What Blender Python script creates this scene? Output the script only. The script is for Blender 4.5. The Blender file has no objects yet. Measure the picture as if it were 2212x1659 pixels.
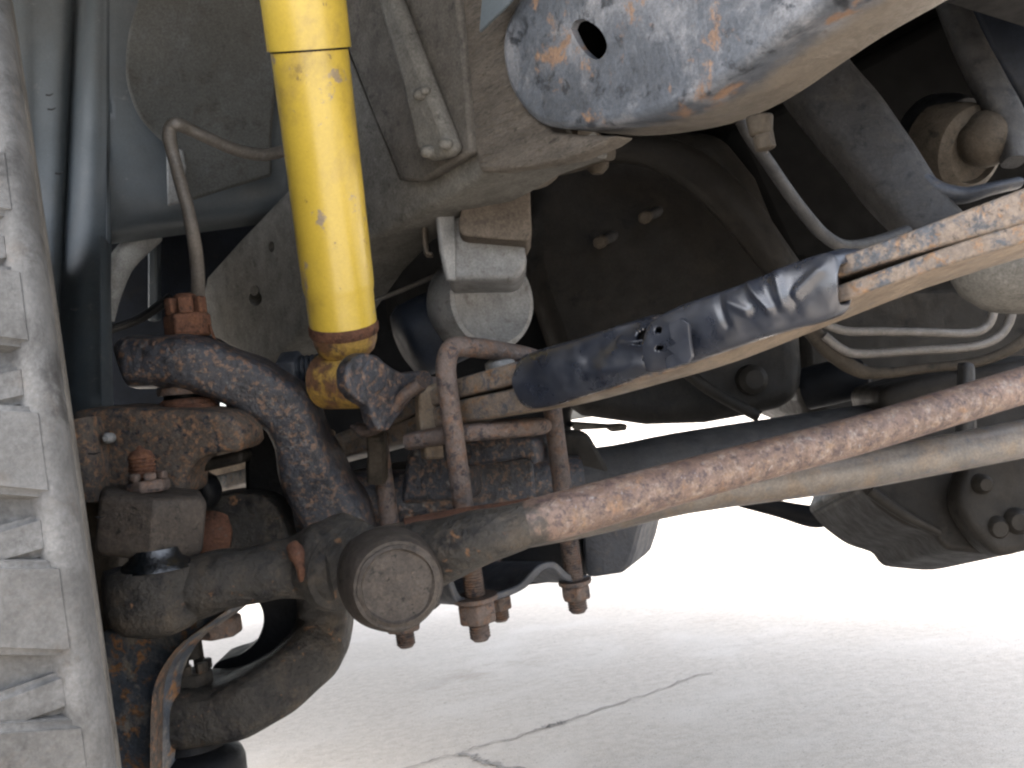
import bpy, bmesh, math, random
from mathutils import Vector, Matrix, noise
R = math.radians
random.seed(7)
sc = bpy.context.scene
COL = sc.collection

# ------------------------------------------------------------------ camera, sky, sun, exposure
FPX, CU, CV = 2170.0, 1106.0, 829.5            # focal length and centre, in pixels of a 2212 px wide picture
CAM_H, ROLL, PITCH = 0.47, R(9.0), R(2.5)
C0 = Vector((0, 0, CAM_H))
_f = Vector((0, math.cos(PITCH), math.sin(PITCH)))
_r0 = Vector((1, 0, 0)); _u0 = _r0.cross(_f)
CR = _r0 * math.cos(ROLL) - _u0 * math.sin(ROLL)
CUP = _r0 * math.sin(ROLL) + _u0 * math.cos(ROLL)
CF = _f
cam = bpy.data.cameras.new('camera'); camo = bpy.data.objects.new('camera', cam); COL.objects.link(camo)
cam.sensor_width = 36.0; cam.lens = FPX / 2212 * 36.0; cam.clip_start = 0.01; cam.clip_end = 2000
camo.matrix_world = Matrix(((CR.x, CUP.x, -CF.x, C0.x), (CR.y, CUP.y, -CF.y, C0.y), (CR.z, CUP.z, -CF.z, C0.z), (0, 0, 0, 1)))
sc.camera = camo

SUN_EL, SUN_AZ = R(66), R(250)                 # azimuth clockwise from +Y: behind and left of the camera
w = bpy.data.worlds.new('World'); sc.world = w; w.use_nodes = True
wt = w.node_tree; bgn = wt.nodes['Background']
sky = wt.nodes.new('ShaderNodeTexSky'); sky.sky_type = 'NISHITA'; sky.sun_disc = False
sky.sun_elevation = SUN_EL; sky.sun_rotation = SUN_AZ; sky.dust_density = 5.0; sky.air_density = 1.0; sky.ozone_density = 1.0
hs = wt.nodes.new('ShaderNodeHueSaturation'); hs.inputs['Saturation'].default_value = .46   # overcast: greyer than a clear sky
wt.links.new(sky.outputs[0], hs.inputs['Color']); wt.links.new(hs.outputs[0], bgn.inputs[0]); bgn.inputs[1].default_value = 0.15
sl = bpy.data.lights.new('sun', 'SUN'); sl.energy = 1.2; sl.angle = R(40); sl.color = (1.0, 0.975, 0.94)
so = bpy.data.objects.new('sun', sl); COL.objects.link(so)
sd = Vector((math.sin(SUN_AZ) * math.cos(SUN_EL), math.cos(SUN_AZ) * math.cos(SUN_EL), math.sin(SUN_EL)))
so.rotation_euler = sd.to_track_quat('Z', 'Y').to_euler(); so.location = sd * 5
sc.view_settings.view_transform = 'Standard'; sc.view_settings.look = 'None'
sc.view_settings.exposure = 2.95; sc.view_settings.gamma = 1.0
sc.render.engine = 'CYCLES'
sc.cycles.max_bounces = 8; sc.cycles.diffuse_bounces = 5; sc.cycles.glossy_bounces = 3
sc.cycles.filter_width = 2.3

# ------------------------------------------------------------------ places
YAW = R(40)                                    # the truck's fore-and-aft line against the camera axis
RE = Vector((-math.sin(YAW), math.cos(YAW), 0)); IN = Vector((math.cos(YAW), math.sin(YAW), 0)); UP = Vector((0, 0, 1))

def P(u, v, d):
    return C0 + CR * ((u - CU) / FPX * d) - CUP * ((v - CV) / FPX * d) + CF * d
def ray(u, v): return P(u, v, 1.0) - C0
def onplane(u, v, p0, n):
    r = ray(u, v); return C0 + r * ((p0 - C0).dot(n) / r.dot(n))
def px(r, d): return r * d / FPX
def depth(p): return (p - C0).dot(CF)

# ------------------------------------------------------------------ shapes
def catmull(pts, k):
    if k <= 1 or len(pts) < 3: return [tuple(p) for p in pts]
    out = []; n = len(pts)
    for i in range(n - 1):
        p0, p1, p2, p3 = pts[max(i - 1, 0)], pts[i], pts[i + 1], pts[min(i + 2, n - 1)]
        for j in range(k):
            t = j / k
            out.append(tuple(0.5 * (2 * b + (c - a) * t + (2 * a - 5 * b + 4 * c - e) * t * t + (3 * b - a - 3 * c + e) * t ** 3)
                             for a, b, c, e in zip(p0, p1, p2, p3)))
    out.append(tuple(pts[-1])); return out

def loft(bm, rings, cap=True, closed=True):
    vs = [[bm.verts.new(p) for p in r] for r in rings]
    n = len(rings[0])
    for a, b in zip(vs, vs[1:]):
        for i in range(n if closed else n - 1):
            j = (i + 1) % n
            try: bm.faces.new((a[i], a[j], b[j], b[i]))
            except ValueError: pass
    if cap and closed:
        try: bm.faces.new(list(reversed(vs[0]))); bm.faces.new(vs[-1])
        except ValueError: pass
    return vs

def sweep_w(bm, pts, radii, seg=16, cap=True):
    n = len(pts); tang = []
    for i in range(n):
        t = pts[min(i + 1, n - 1)] - pts[max(i - 1, 0)]
        tang.append(t.normalized())
    ref = Vector((0.31, 0.2, 0.93)); a = tang[0].cross(ref).normalized()
    rings = []
    for i in range(n):
        a = (a - tang[i] * a.dot(tang[i])).normalized(); b = tang[i].cross(a)
        rings.append([pts[i] + (a * math.cos(q) + b * math.sin(q)) * radii[i] for q in [2 * math.pi * k / seg for k in range(seg)]])
    loft(bm, rings, cap)

def tube(spec, k=6, seg=16, bm=None):          # spec: (u, v, depth, radius in picture pixels)
    bm = bm or bmesh.new(); s = catmull(spec, k)
    sweep_w(bm, [P(u, v, d) for u, v, d, r in s], [px(max(r, .1), d) for u, v, d, r in s], seg); return bm

def limb(spec, k=6, seg=20, sq=1.0, bm=None):  # spec: (u, v, depth, half width in pixels, half depth in metres)
    bm = bm or bmesh.new(); s = catmull(spec, k); pts = [P(*q[:3]) for q in s]; n = len(pts); rings = []
    for i, q in enumerate(s):
        t = (pts[min(i + 1, n - 1)] - pts[max(i - 1, 0)]).normalized()
        nn = t.cross(CF).normalized(); ff = nn.cross(t).normalized(); ra = px(q[3], q[2]); rb = q[4]
        def sp(c): return math.copysign(abs(c) ** sq, c)
        rings.append([pts[i] + nn * ra * sp(math.cos(a)) + ff * rb * sp(math.sin(a)) for a in [2 * math.pi * j / seg for j in range(seg)]])
    loft(bm, rings); return bm

def lathe(p0, axis, prof, seg=32, bm=None, cap=True):   # prof: (radius, distance along axis)
    bm = bm or bmesh.new(); ax = axis.normalized()
    a = ax.cross(Vector((0.2, 0.9, 0.1))).normalized(); b = ax.cross(a)
    rings = [[p0 + ax * t + (a * math.cos(q) + b * math.sin(q)) * max(r, 1e-5) for q in [2 * math.pi * k / seg for k in range(seg)]] for r, t in prof]
    loft(bm, rings, cap); return bm

def prism(pts, ext, bm=None):
    bm = bm or bmesh.new()
    lo = [bm.verts.new(p) for p in pts]; hi = [bm.verts.new(p + ext) for p in pts]
    n = len(pts); bm.faces.new(lo); bm.faces.new(list(reversed(hi)))
    for i in range(n):
        j = (i + 1) % n; bm.faces.new((lo[j], lo[i], hi[i], hi[j]))
    return bm
def slab(uvs, p0, n, th, bm=None, ext=None):
    n = n.normalized(); return prism([onplane(u, v, p0, n) for u, v in uvs], ext if ext is not None else n * th, bm)
def box(c, ax, ay, az, bm=None):                # half-axis vectors
    bm = bm or bmesh.new()
    return prism([c - ax - ay - az, c + ax - ay - az, c + ax + ay - az, c - ax + ay - az], az * 2, bm)
def arc(cx, cy, rx, ry, a0, a1, n):
    return [(cx + rx * math.cos(R(a0 + (a1 - a0) * i / n)), cy + ry * math.sin(R(a0 + (a1 - a0) * i / n))) for i in range(n + 1)]
def smoothline(uvs, k=5): return catmull(uvs, k)

def hexnut(p, axis, r, h, bm=None, hole=None, ph=0.0):
    bm = bm or bmesh.new(); ax = axis.normalized(); a = ax.cross(Vector((0.2, 0.9, 0.1))).normalized(); b = ax.cross(a)
    def ring(rr, t): return [p + ax * t + (a * math.cos(q + ph) + b * math.sin(q + ph)) * rr for q in [math.pi / 3 * k for k in range(6)]]
    loft(bm, [ring(r * .9, 0), ring(r, h * .1), ring(r, h * .9), ring(r * .9, h)]); return bm
def castle(p, axis, r, h, bm=None, ph=0.3):
    bm = hexnut(p, axis, r, h * .6, bm, ph=ph); ax = axis.normalized(); a = ax.cross(Vector((0.2, 0.9, 0.1))).normalized(); b = ax.cross(a)
    for k in range(6):
        q0 = math.pi / 3 * k + ph + .17; q1 = q0 + math.pi / 3 - .34
        def at(q, rr): return p + ax * (h * .58) + (a * math.cos(q) + b * math.sin(q)) * rr
        prism([at(q0, r * .9), at((q0 + q1) / 2, r * .93), at(q1, r * .9), at(q1, r * .5), at(q0, r * .5)], ax * h * .42, bm)
    return bm
def thread(p, axis, r, length, pitch=.0022, seg=20, bm=None):
    n = max(2, int(length / pitch)); prof = []
    for i in range(n):
        t = i * length / n
        prof += [(r * .88, t), (r, t + length / n * .5)]
    prof += [(r * .86, length), (r * .7, length + r * .22)]
    return lathe(p, axis, prof, seg, bm)

def wobble(bm, amp, scale, cuts=0):
    if cuts: bmesh.ops.subdivide_edges(bm, edges=bm.edges[:], cuts=cuts, use_grid_fill=True)
    bm.normal_update()
    for v in bm.verts:
        n = v.normal if v.normal.length else UP
        v.co += n * amp * noise.noise(v.co * scale)
    return bm

# ------------------------------------------------------------------ objects
WL = {}
def thing(name, label, cat, loc, group=None, kind=None):
    o = bpy.data.objects.new(name, None); COL.objects.link(o); o.location = loc; o.empty_display_size = .02
    WL[o.name] = Vector(loc); o['label'] = label; o['category'] = cat
    if group: o['group'] = group
    return o
def tag(o, label, cat, group=None):
    o['label'] = label; o['category'] = cat
    if group: o['group'] = group
    return o
def mk(name, bm, m, parent=None, bevel=0, seg=2, sub=0, ang=40, label=None, solid=0, rnd=None):
    bmesh.ops.remove_doubles(bm, verts=bm.verts[:], dist=1e-6)
    bmesh.ops.recalc_face_normals(bm, faces=bm.faces[:])
    c = Vector((0, 0, 0))
    for v in bm.verts: c += v.co
    c /= max(1, len(bm.verts))
    for v in bm.verts: v.co -= c
    me = bpy.data.meshes.new(name); bm.to_mesh(me); bm.free()
    me.polygons.foreach_set('use_smooth', [True] * len(me.polygons))
    me.set_sharp_from_angle(angle=R(ang))
    me.materials.append(m)
    o = bpy.data.objects.new(name, me); COL.objects.link(o)
    o.location = c - (WL[parent.name] if parent else Vector())
    WL[o.name] = c
    if parent: o.parent = parent
    if solid:
        s = o.modifiers.new('solid', 'SOLIDIFY'); s.thickness = solid; s.offset = -1
    if bevel:
        b = o.modifiers.new('bevel', 'BEVEL'); b.width = bevel; b.segments = seg; b.limit_method = 'ANGLE'; b.angle_limit = R(35); b.use_clamp_overlap = True
    if sub:
        s = o.modifiers.new('sub', 'SUBSURF'); s.levels = sub; s.render_levels = sub
    if label: o['label'] = label
    return o
def cut(o, bm, inside=None):
    """subtract a shape (world coordinates) from a mesh object for good"""
    me = bpy.data.meshes.new('cut'); bmesh.ops.recalc_face_normals(bm, faces=bm.faces[:]); bm.to_mesh(me); bm.free()
    c = bpy.data.objects.new('cut', me); COL.objects.link(c)
    if inside: me.materials.append(inside)
    b = o.modifiers.new('b', 'BOOLEAN'); b.operation = 'DIFFERENCE'; b.object = c; b.solver = 'EXACT'
    if inside: b.material_mode = 'TRANSFER'
    bpy.context.view_layer.update()
    dg = bpy.context.evaluated_depsgraph_get(); new = bpy.data.meshes.new_from_object(o.evaluated_get(dg))
    o.modifiers.clear(); o.data = new; bpy.data.objects.remove(c); bpy.data.meshes.remove(me)
    new.polygons.foreach_set('use_smooth', [True] * len(new.polygons)); new.set_sharp_from_angle(angle=R(40))

# ------------------------------------------------------------------ materials
FINE = 2.5
def mat(name, base, layers=(), rough=.6, metal=0.0, bump=(), rvar=.1, spec=.5, var=.25, vscale=35, coat=0, stretch=None, edge=None, grain=.24):
    """base colour, then layers (colour, scale, detail, lo, hi[, colour2]) laid over through noise masks"""
    m = bpy.data.materials.new(name); m.use_nodes = True; nt = m.node_tree; N = nt.nodes; L = nt.links
    bs = N['Principled BSDF']; geo = N.new('ShaderNodeNewGeometry'); pos = geo.outputs['Position']
    if stretch:
        mp = N.new('ShaderNodeMapping'); mp.inputs['Scale'].default_value = stretch[0]; mp.inputs['Rotation'].default_value = stretch[1]
        L.new(pos, mp.inputs[0]); pos = mp.outputs[0]
    def nz(scale, detail=6, rgh=.6, off=0.0, dist=0.0):
        t = N.new('ShaderNodeTexNoise'); t.inputs['Scale'].default_value = scale; t.inputs['Detail'].default_value = detail
        t.inputs['Roughness'].default_value = rgh; t.inputs['Distortion'].default_value = dist
        if off:
            a = N.new('ShaderNodeVectorMath'); a.operation = 'ADD'; a.inputs[1].default_value = (off, off * .7, -off); L.new(pos, a.inputs[0]); L.new(a.outputs[0], t.inputs['Vector'])
        else: L.new(pos, t.inputs['Vector'])
        return t.outputs['Fac']
    def remap(s, lo, hi, a=0, b=1):
        r = N.new('ShaderNodeMapRange'); r.interpolation_type = 'SMOOTHSTEP'
        for i, x in enumerate((lo, hi, a, b)): r.inputs[i + 1].default_value = x
        L.new(s, r.inputs[0]); return r.outputs[0]
    def mix(f, a, b):
        x = N.new('ShaderNodeMix'); x.data_type = 'RGBA'
        if hasattr(f, 'is_linked'): L.new(f, x.inputs[0])
        else: x.inputs[0].default_value = f
        for sck, c in ((x.inputs[6], a), (x.inputs[7], b)):
            if hasattr(c, 'is_linked'): L.new(c, sck)
            else: sck.default_value = (*c, 1)
        return x.outputs[2]
    lo = tuple(c * (1 - var) for c in base); hi = tuple(c * (1 + var) for c in base)
    col = mix(remap(nz(vscale, 8, .65), .3, .7), lo, hi); rsum = None
    for i, ly in enumerate(layers):
        c, s, det, a, b = ly[:5]; c2 = ly[5] if len(ly) > 5 else tuple(x * .6 for x in c)
        mk_ = remap(nz(s * FINE, det + 2, .72, off=3.1 + 7.7 * i, dist=.3), a, b)
        cc = mix(remap(nz(s * 4, 6, .7, off=11 + i), .35, .65), c2, c)
        col = mix(mk_, col, cc); rsum = mk_ if rsum is None else rsum
    if edge:                                     # a coat of grease that ends raggedly along one direction
        sb_ = N.new('ShaderNodeVectorMath'); sb_.operation = 'SUBTRACT'; sb_.inputs[1].default_value = edge[0]; L.new(geo.outputs['Position'], sb_.inputs[0])
        dt = N.new('ShaderNodeVectorMath'); dt.operation = 'DOT_PRODUCT'; dt.inputs[1].default_value = edge[1].normalized(); L.new(sb_.outputs[0], dt.inputs[0])
        ad = N.new('ShaderNodeMath'); ad.operation = 'MULTIPLY_ADD'; ad.inputs[1].default_value = edge[5] if len(edge) > 5 else .045; L.new(nz(50, 8, .7, off=40), ad.inputs[0]); L.new(dt.outputs['Value'], ad.inputs[2])
        col = mix(remap(ad.outputs[0], edge[2] + .4 * ad.inputs[1].default_value, edge[3] + .4 * ad.inputs[1].default_value), edge[4], col)
    gr = N.new('ShaderNodeVectorMath'); gr.operation = 'SCALE'; L.new(col, gr.inputs[0])
    L.new(remap(nz(480, 5, .7, off=33), .3, .7, 1 - grain, 1 + grain), gr.inputs['Scale'])
    L.new(gr.outputs[0], bs.inputs['Base Color'])
    L.new(remap(nz(vscale * 1.7, 6, .6, off=5), .3, .7, max(.05, rough - rvar), min(1, rough + rvar)), bs.inputs['Roughness'])
    bs.inputs['Metallic'].default_value = metal; bs.inputs['Specular IOR Level'].default_value = spec
    if coat: bs.inputs['Coat Weight'].default_value = coat; bs.inputs['Coat Roughness'].default_value = .25
    prev = None
    for i, (s, st, dist) in enumerate(bump):
        b = N.new('ShaderNodeBump'); b.inputs['Strength'].default_value = st; b.inputs['Distance'].default_value = dist
        L.new(nz(s, 8, .65, off=21 + i), b.inputs['Height'])
        if prev: L.new(prev, b.inputs['Normal'])
        prev = b.outputs[0]
    if prev: L.new(prev, bs.inputs['Normal'])
    return m

RUST = (.27, .125, .055)
M = {}
M['speckle'] = mat('black_paint_with_rust_speckle', (.017, .0195, .026), [((.125, .075, .047), 75, 8, .505, .585, (.07, .042, .028)), ((.11, .105, .1), 60, 6, .56, .66), ((.008, .009, .012), 50, 7, .53, .6)], .48, 0, [(200, .6, .004), (50, .4, .006)])
M['speckle_blue'] = mat('blue_grey_paint_with_rust_speckle', (.034, .042, .054), [((.13, .118, .1), 16, 9, .47, .58, (.08, .08, .082)), ((.17, .09, .042), 24, 9, .53, .58)], .5, 0, [(180, .5, .004)])
M['speckle_dust'] = mat('dusty_rust_speckle', (.05, .043, .037), [((.15, .085, .05), 75, 8, .48, .6, (.085, .056, .038)), ((.018, .021, .028), 50, 7, .52, .62), ((.12, .105, .09), 40, 5, .58, .8)], .7, 0, [(160, .5, .004), (60, .4, .005)], spec=.18)
M['rust'] = mat('bare_rust', (.07, .034, .022), [((.115, .055, .031), 60, 8, .48, .62), ((.028, .017, .013), 50, 7, .53, .65), ((.1, .075, .06), 70, 7, .58, .7)], .85, 0, [(220, .7, .003), (70, .5, .004)], spec=.18)
M['rod'] = mat('brown_rusted_tube', (.1, .068, .054), [((.16, .13, .115), 45, 8, .47, .6, (.13, .085, .055)), ((.062, .043, .042), 60, 9, .48, .62), ((.15, .09, .055), 26, 8, .55, .66), ((.19, .17, .165), 75, 7, .59, .68)], .5, 0, [(260, .4, .002), (70, .25, .003)], spec=.35, edge=(P(1172, 1123, .635), P(1400, 1061, .65) - P(1172, 1123, .635), -.004, .008, (.03, .026, .022), .075))
M['tie'] = mat('grey_brown_tube', (.075, .066, .057), [((.105, .08, .057), 16, 6, .45, .65), ((.05, .054, .062), 30, 6, .52, .68)], .42, 0, [(200, .25, .002)])
M['bolt'] = mat('rusted_bolt_steel', (.072, .056, .049), [((.115, .07, .048), 50, 8, .48, .6), ((.026, .024, .028), 45, 8, .52, .62), ((.125, .11, .104), 60, 7, .57, .68)], .65, 0, [(240, .6, .003)], spec=.3)
M['grease'] = mat('greasy_black_casting', (.026, .024, .021), [((.058, .047, .035), 16, 10, .46, .64, (.036, .03, .024)), ((.007, .007, .008), 18, 9, .5, .64), ((.15, .082, .042), 34, 8, .605, .64)], .58, 0, [(150, .9, .005), (45, .6, .008)], spec=.35)
M['cap'] = mat('dirty_joint_cap', (.036, .031, .027), [((.062, .051, .042), 60, 8, .45, .7), ((.014, .013, .012), 80, 7, .55, .66), ((.14, .1, .06), 150, 6, .67, .72)], .62, 0, [(170, .5, .003)], spec=.18)
M['wet'] = mat('wet_black_rubber', (.004, .005, .006), [], .1, 0, [(60, .4, .004)], rvar=.04, spec=.8)
M['frame'] = mat('dusty_frame_steel', (.088, .085, .077), [((.13, .126, .115), 60, 8, .45, .7), ((.045, .042, .038), 30, 7, .56, .72), ((.055, .046, .038), 120, 6, .58, .7)], .85, 0, [(170, .5, .003), (40, .3, .005)], spec=.18)
M['ripple'] = mat('rippled_dusty_frame', (.088, .078, .067), [((.122, .11, .094), 60, 8, .45, .7), ((.04, .036, .032), 45, 7, .54, .68)], .85, 0, [(110, 1.0, .005), (220, .5, .002)], stretch=((.6, .6, 2.4), (0, 0, 0)), spec=.18)
M['channel'] = mat('dark_dusty_channel', (.058, .054, .048), [((.1, .092, .082), 40, 7, .5, .75), ((.028, .028, .028), 24, 6, .53, .72)], .8, 0, [(150, .4, .003)], spec=.18)
_HP = P(850, 300, .86) - IN * .018
M['horn'] = mat('blue_black_paint_worn', (.045, .052, .063), [((.15, .153, .163), 7, 11, .46, .62, (.08, .087, .1)), ((.17, .105, .065), 9, 12, .555, .61, (.12, .075, .05)), ((.013, .016, .022), 22, 10, .53, .64)], .4, .0, [(190, .35, .002), (50, .2, .004)], rvar=.12, edge=(_HP, -IN, -.034, -.012, (.1, .086, .069)))
M['horn_dust'] = mat('tan_dust_on_flange', (.09, .078, .065), [((.13, .114, .096), 40, 8, .48, .7), ((.06, .055, .052), 30, 7, .56, .7)], .8, 0, [(150, .5, .003)], spec=.18)
M['yellow'] = mat('yellow_paint', (.36, .262, .035), [((.25, .2, .14), 12, 8, .595, .625), ((.13, .085, .04), 30, 7, .62, .68), ((.3, .215, .05), 5, 8, .5, .7)], .36, 0, [(90, .06, .002)], var=.05, vscale=12, rvar=.06, coat=.25, grain=.07)
M['yellow_rust'] = mat('yellow_paint_rusting', (.24, .15, .03), [((.12, .06, .03), 24, 8, .42, .56), ((.045, .028, .02), 40, 7, .54, .66)], .6, 0, [(160, .5, .003)])
M['tyre'] = mat('dusty_tyre_rubber', (.062, .062, .061), [((.105, .106, .106), 9, 10, .44, .66), ((.024, .0235, .023), 9, 10, .49, .66), ((.08, .074, .068), 20, 8, .52, .7)], .78, 0, [(150, .35, .003), (45, .3, .004)], spec=.18, grain=.15)
M['tyre_side'] = mat('dusted_sidewall', (.068, .064, .058), [((.045, .042, .038), 20, 6, .5, .7)], .85, 0, [(160, .3, .002)], spec=.15)
M['wrap'] = mat('black_plastic_sleeve', (.011, .0135, .02), [((.035, .039, .048), 9, 9, .5, .72)], .33, 0, [(150, .08, .002)], rvar=.1, spec=.75, grain=.1)
M['leaf'] = mat('worn_spring_steel', (.12, .095, .075), [((.052, .058, .068), 40, 8, .48, .6), ((.17, .1, .052), 45, 8, .53, .63), ((.03, .023, .02), 70, 7, .57, .66)], .55, .05, [(190, .5, .003)])
M['leaf_blue'] = mat('blue_grey_spring_steel', (.06, .066, .078), [((.17, .115, .075), 60, 8, .5, .62), ((.03, .03, .034), 50, 7, .53, .66), ((.2, .14, .1), 130, 6, .6, .68)], .45, .2, [(200, .4, .002)])
M['leaf_tan'] = mat('tan_dusty_spring_steel', (.115, .088, .06), [((.085, .06, .038), 24, 8, .45, .65), ((.055, .057, .062), 40, 8, .56, .68)], .6, .0, [(180, .4, .002)], stretch=((1, .35, 1), (0, 0, R(40))))
M['liner'] = mat('blue_grey_plastic_liner', (.05, .063, .074), [((.075, .085, .092), 4, 9, .45, .72), ((.13, .14, .145), 26, 8, .6, .72)], .55, 0, [(120, .15, .002)], var=.15, vscale=9, grain=.1)
M['pale'] = mat('pale_tube_plastic', (.3, .31, .31), [((.2, .2, .19), 10, 6, .5, .75)], .6)
M['shield'] = mat('dusty_round_shield', (.052, .054, .052), [((.08, .086, .09), 5, 7, .5, .72), ((.04, .037, .031), 9, 6, .52, .7)], .7, 0, [(140, .2, .002)], var=.12, vscale=10, spec=.18)
M['hose'] = mat('grey_rubber_hose', (.075, .068, .06), [((.12, .114, .108), 40, 6, .5, .7)], .55, 0, [(160, .2, .002)])
M['grey'] = mat('grey_cast_metal', (.115, .116, .115), [((.075, .07, .062), 30, 6, .5, .7)], .55, .1, [(140, .25, .002)])
M['tan'] = mat('tan_dusted_rubber', (.078, .066, .054), [((.05, .044, .038), 35, 6, .5, .7)], .85, 0, [(120, .45, .003)], spec=.18)
M['navy'] = mat('dark_blue_canister', (.008, .011, .017), [((.022, .022, .022), 12, 6, .56, .75)], .6, 0, [(120, .2, .002)], spec=.2)
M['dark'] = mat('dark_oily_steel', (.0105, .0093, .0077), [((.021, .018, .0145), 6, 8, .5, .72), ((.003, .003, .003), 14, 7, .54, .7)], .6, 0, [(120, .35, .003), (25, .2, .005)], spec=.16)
M['darkgrey'] = mat('dark_grey_arm', (.02, .02, .0205), [((.036, .034, .031), 20, 8, .48, .7), ((.010, .0105, .012), 26, 7, .52, .66)], .6, 0, [(140, .4, .003)], spec=.3)
M['brown'] = mat('brown_dirty_steel', (.034, .028, .021), [((.055, .045, .034), 16, 8, .48, .7), ((.013, .012, .010), 20, 7, .52, .68)], .75, 0, [(140, .4, .003)], spec=.15)
M['black'] = mat('black_steel_and_shade', (.005, .0055, .0065), [((.012, .012, .0125), 20, 7, .56, .72)], .55, 0, [(120, .3, .003)], spec=.12)
M['plate'] = mat('blue_black_plate', (.022, .026, .034), [((.06, .055, .052), 45, 7, .54, .7)], .5, .1, [(140, .35, .003)])
M['white'] = mat('pale_grey_plastic', (.14, .145, .147), [((.1, .135, .125), 30, 6, .55, .75)], .6, 0, [(120, .1, .002)])
M['body_and_shade'] = mat('body_underside_and_shade', (.004, .004, .004), [], .8, spec=.08)  # black of the body, also painted shade in horn pocket and sleeve tear
M['concrete'] = mat('worn_concrete', (.43, .38, .322), [((.5, .452, .395), 1.4, 10, .46, .66, (.45, .405, .35)), ((.31, .258, .205), .9, 10, .57, .74, (.38, .34, .295)), ((.24, .22, .2), 75, 7, .58, .68), ((.52, .48, .43), 60, 7, .6, .68)], .9, 0, [(160, .3, .004), (30, .25, .008)], var=.1, vscale=60, grain=.2)
M['crack'] = mat('dirt_in_crack', (.22, .2, .175), [((.36, .33, .295), 16, 6, .46, .6)], 1.0)

# ------------------------------------------------------------------ ground
bm = bmesh.new()
for q in ((-150, -60), (150, -60), (150, 400), (-150, 400)): bm.verts.new((*q, 0))
bm.faces.new(bm.verts[:]); g = mk('ground', bm, M['concrete']); g['kind'] = 'structure'
def groundpt(u, v): return onplane(u, v, Vector((0, 0, 0)), UP)
def crack(uvs, wd):
    line = catmull([tuple(groundpt(*q)) for q in uvs], 7); bm = bmesh.new(); L_, R_ = [], []
    pts = [Vector(p) for p in line]
    for i, p in enumerate(pts):
        t = (pts[min(i + 1, len(pts) - 1)] - pts[max(i - 1, 0)]).normalized(); n = Vector((-t.y, t.x, 0))
        p = p + n * random.uniform(-.006, .006); ww = wd * random.uniform(.35, 1.2) * (.25 if i in (0, len(pts) - 1) else 1)
        L_.append(p + n * ww); R_.append(p - n * ww)
    rings = [[a + UP * .0015, b + UP * .0015] for a, b in zip(L_, R_)]
    loft(bm, rings, cap=False, closed=False); return mk('crack', bm, M['crack'], g)
crack([(840, 1668), (923, 1646), (996, 1627), (1025, 1616), (1113, 1594), (1179, 1572), (1230, 1554), (1369, 1510), (1483, 1469), (1540, 1452)], .0022)
crack([(996, 1627), (1020, 1634), (1040, 1645), (1062, 1652), (1110, 1662), (1170, 1690)], .006)
crack([(1170, 1574), (1200, 1566), (1222, 1560)], .006)

# ------------------------------------------------------------------ truck body over and behind everything
def vp(i, f, z): return IN * i + RE * f + UP * z
tb = thing('truck_body', 'dark underside of the truck body roofing over the suspension', 'truck body', vp(.9, 1.5, .7))
def vbox(i0, i1, f0, f1, z0, z1): return box(vp((i0 + i1) / 2, (f0 + f1) / 2, (z0 + z1) / 2), IN * (i1 - i0) / 2, RE * (f1 - f0) / 2, UP * (z1 - z0) / 2)
mk('hood', vbox(.02, 1.62, .12, 1.75, 1.02, 1.05), M['body_and_shade'], tb)
mk('floor_pan', vbox(.0, 1.6, 1.6, 3.4, .76, .80), M['body_and_shade'], tb)
mk('firewall', vbox(.0, 1.6, 1.72, 1.76, .80, 1.02), M['body_and_shade'], tb)
mk('far_fender', vbox(1.58, 1.62, .35, 1.75, .78, 1.02), M['body_and_shade'], tb)
mk('wing', vbox(-.14, .40, .22, 1.55, 1.055, 1.08), M['body_and_shade'], tb)
mk('grille_panel', vbox(.66, 1.6, .30, .34, .74, 1.01), M['body_and_shade'], tb)
mk('cab', vbox(.0, 1.6, 1.78, 3.3, 1.06, 1.8), M['body_and_shade'], tb)

# ------------------------------------------------------------------ tyre
TY = R(24.0); TD = Vector((-math.sin(TY), math.cos(TY), 0)); TO = Vector((-math.cos(TY), -math.sin(TY), 0))   # rolling direction, outboard axis
TR = .43; DR = TR - .375
tc = Vector((0, 0, TR)) + TD * (.395 + TR) + TO * -.001
ty = thing('tire', 'large dusty grey off road tire with chunky tread blocks at the left', 'tire', tc)
prof = [(.20, .03), (.235, .012), (.28, .003), (.325, .0), (.346, .0), (.357, .0015), (.3625, .005), (.3638, .009), (.3625, .0125), (.357, .017), (.355, .03), (.354, .12), (.354, .21), (.355, .232), (.325, .242), (.28, .238), (.235, .228), (.2, .21)]
mk('carcass', lathe(tc, TO, [(r_ + DR, t_) for r_, t_ in prof], 96, cap=False), M['tyre'], ty)
mk('sidewall', lathe(tc, TO, [(r_ + DR, t_) for r_, t_ in ((.345, .0005), (.33, -.0015), (.3, -.002), (.25, .008), (.2, .026))], 96, cap=False), M['tyre_side'], ty, solid=.002)
rim = lathe(tc, TO, [(.02, .1), (.24, .1), (.255, .02), (.26, .03), (.252, .12)], 48)
mk('rim', rim, M['dark'], ty)
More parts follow.
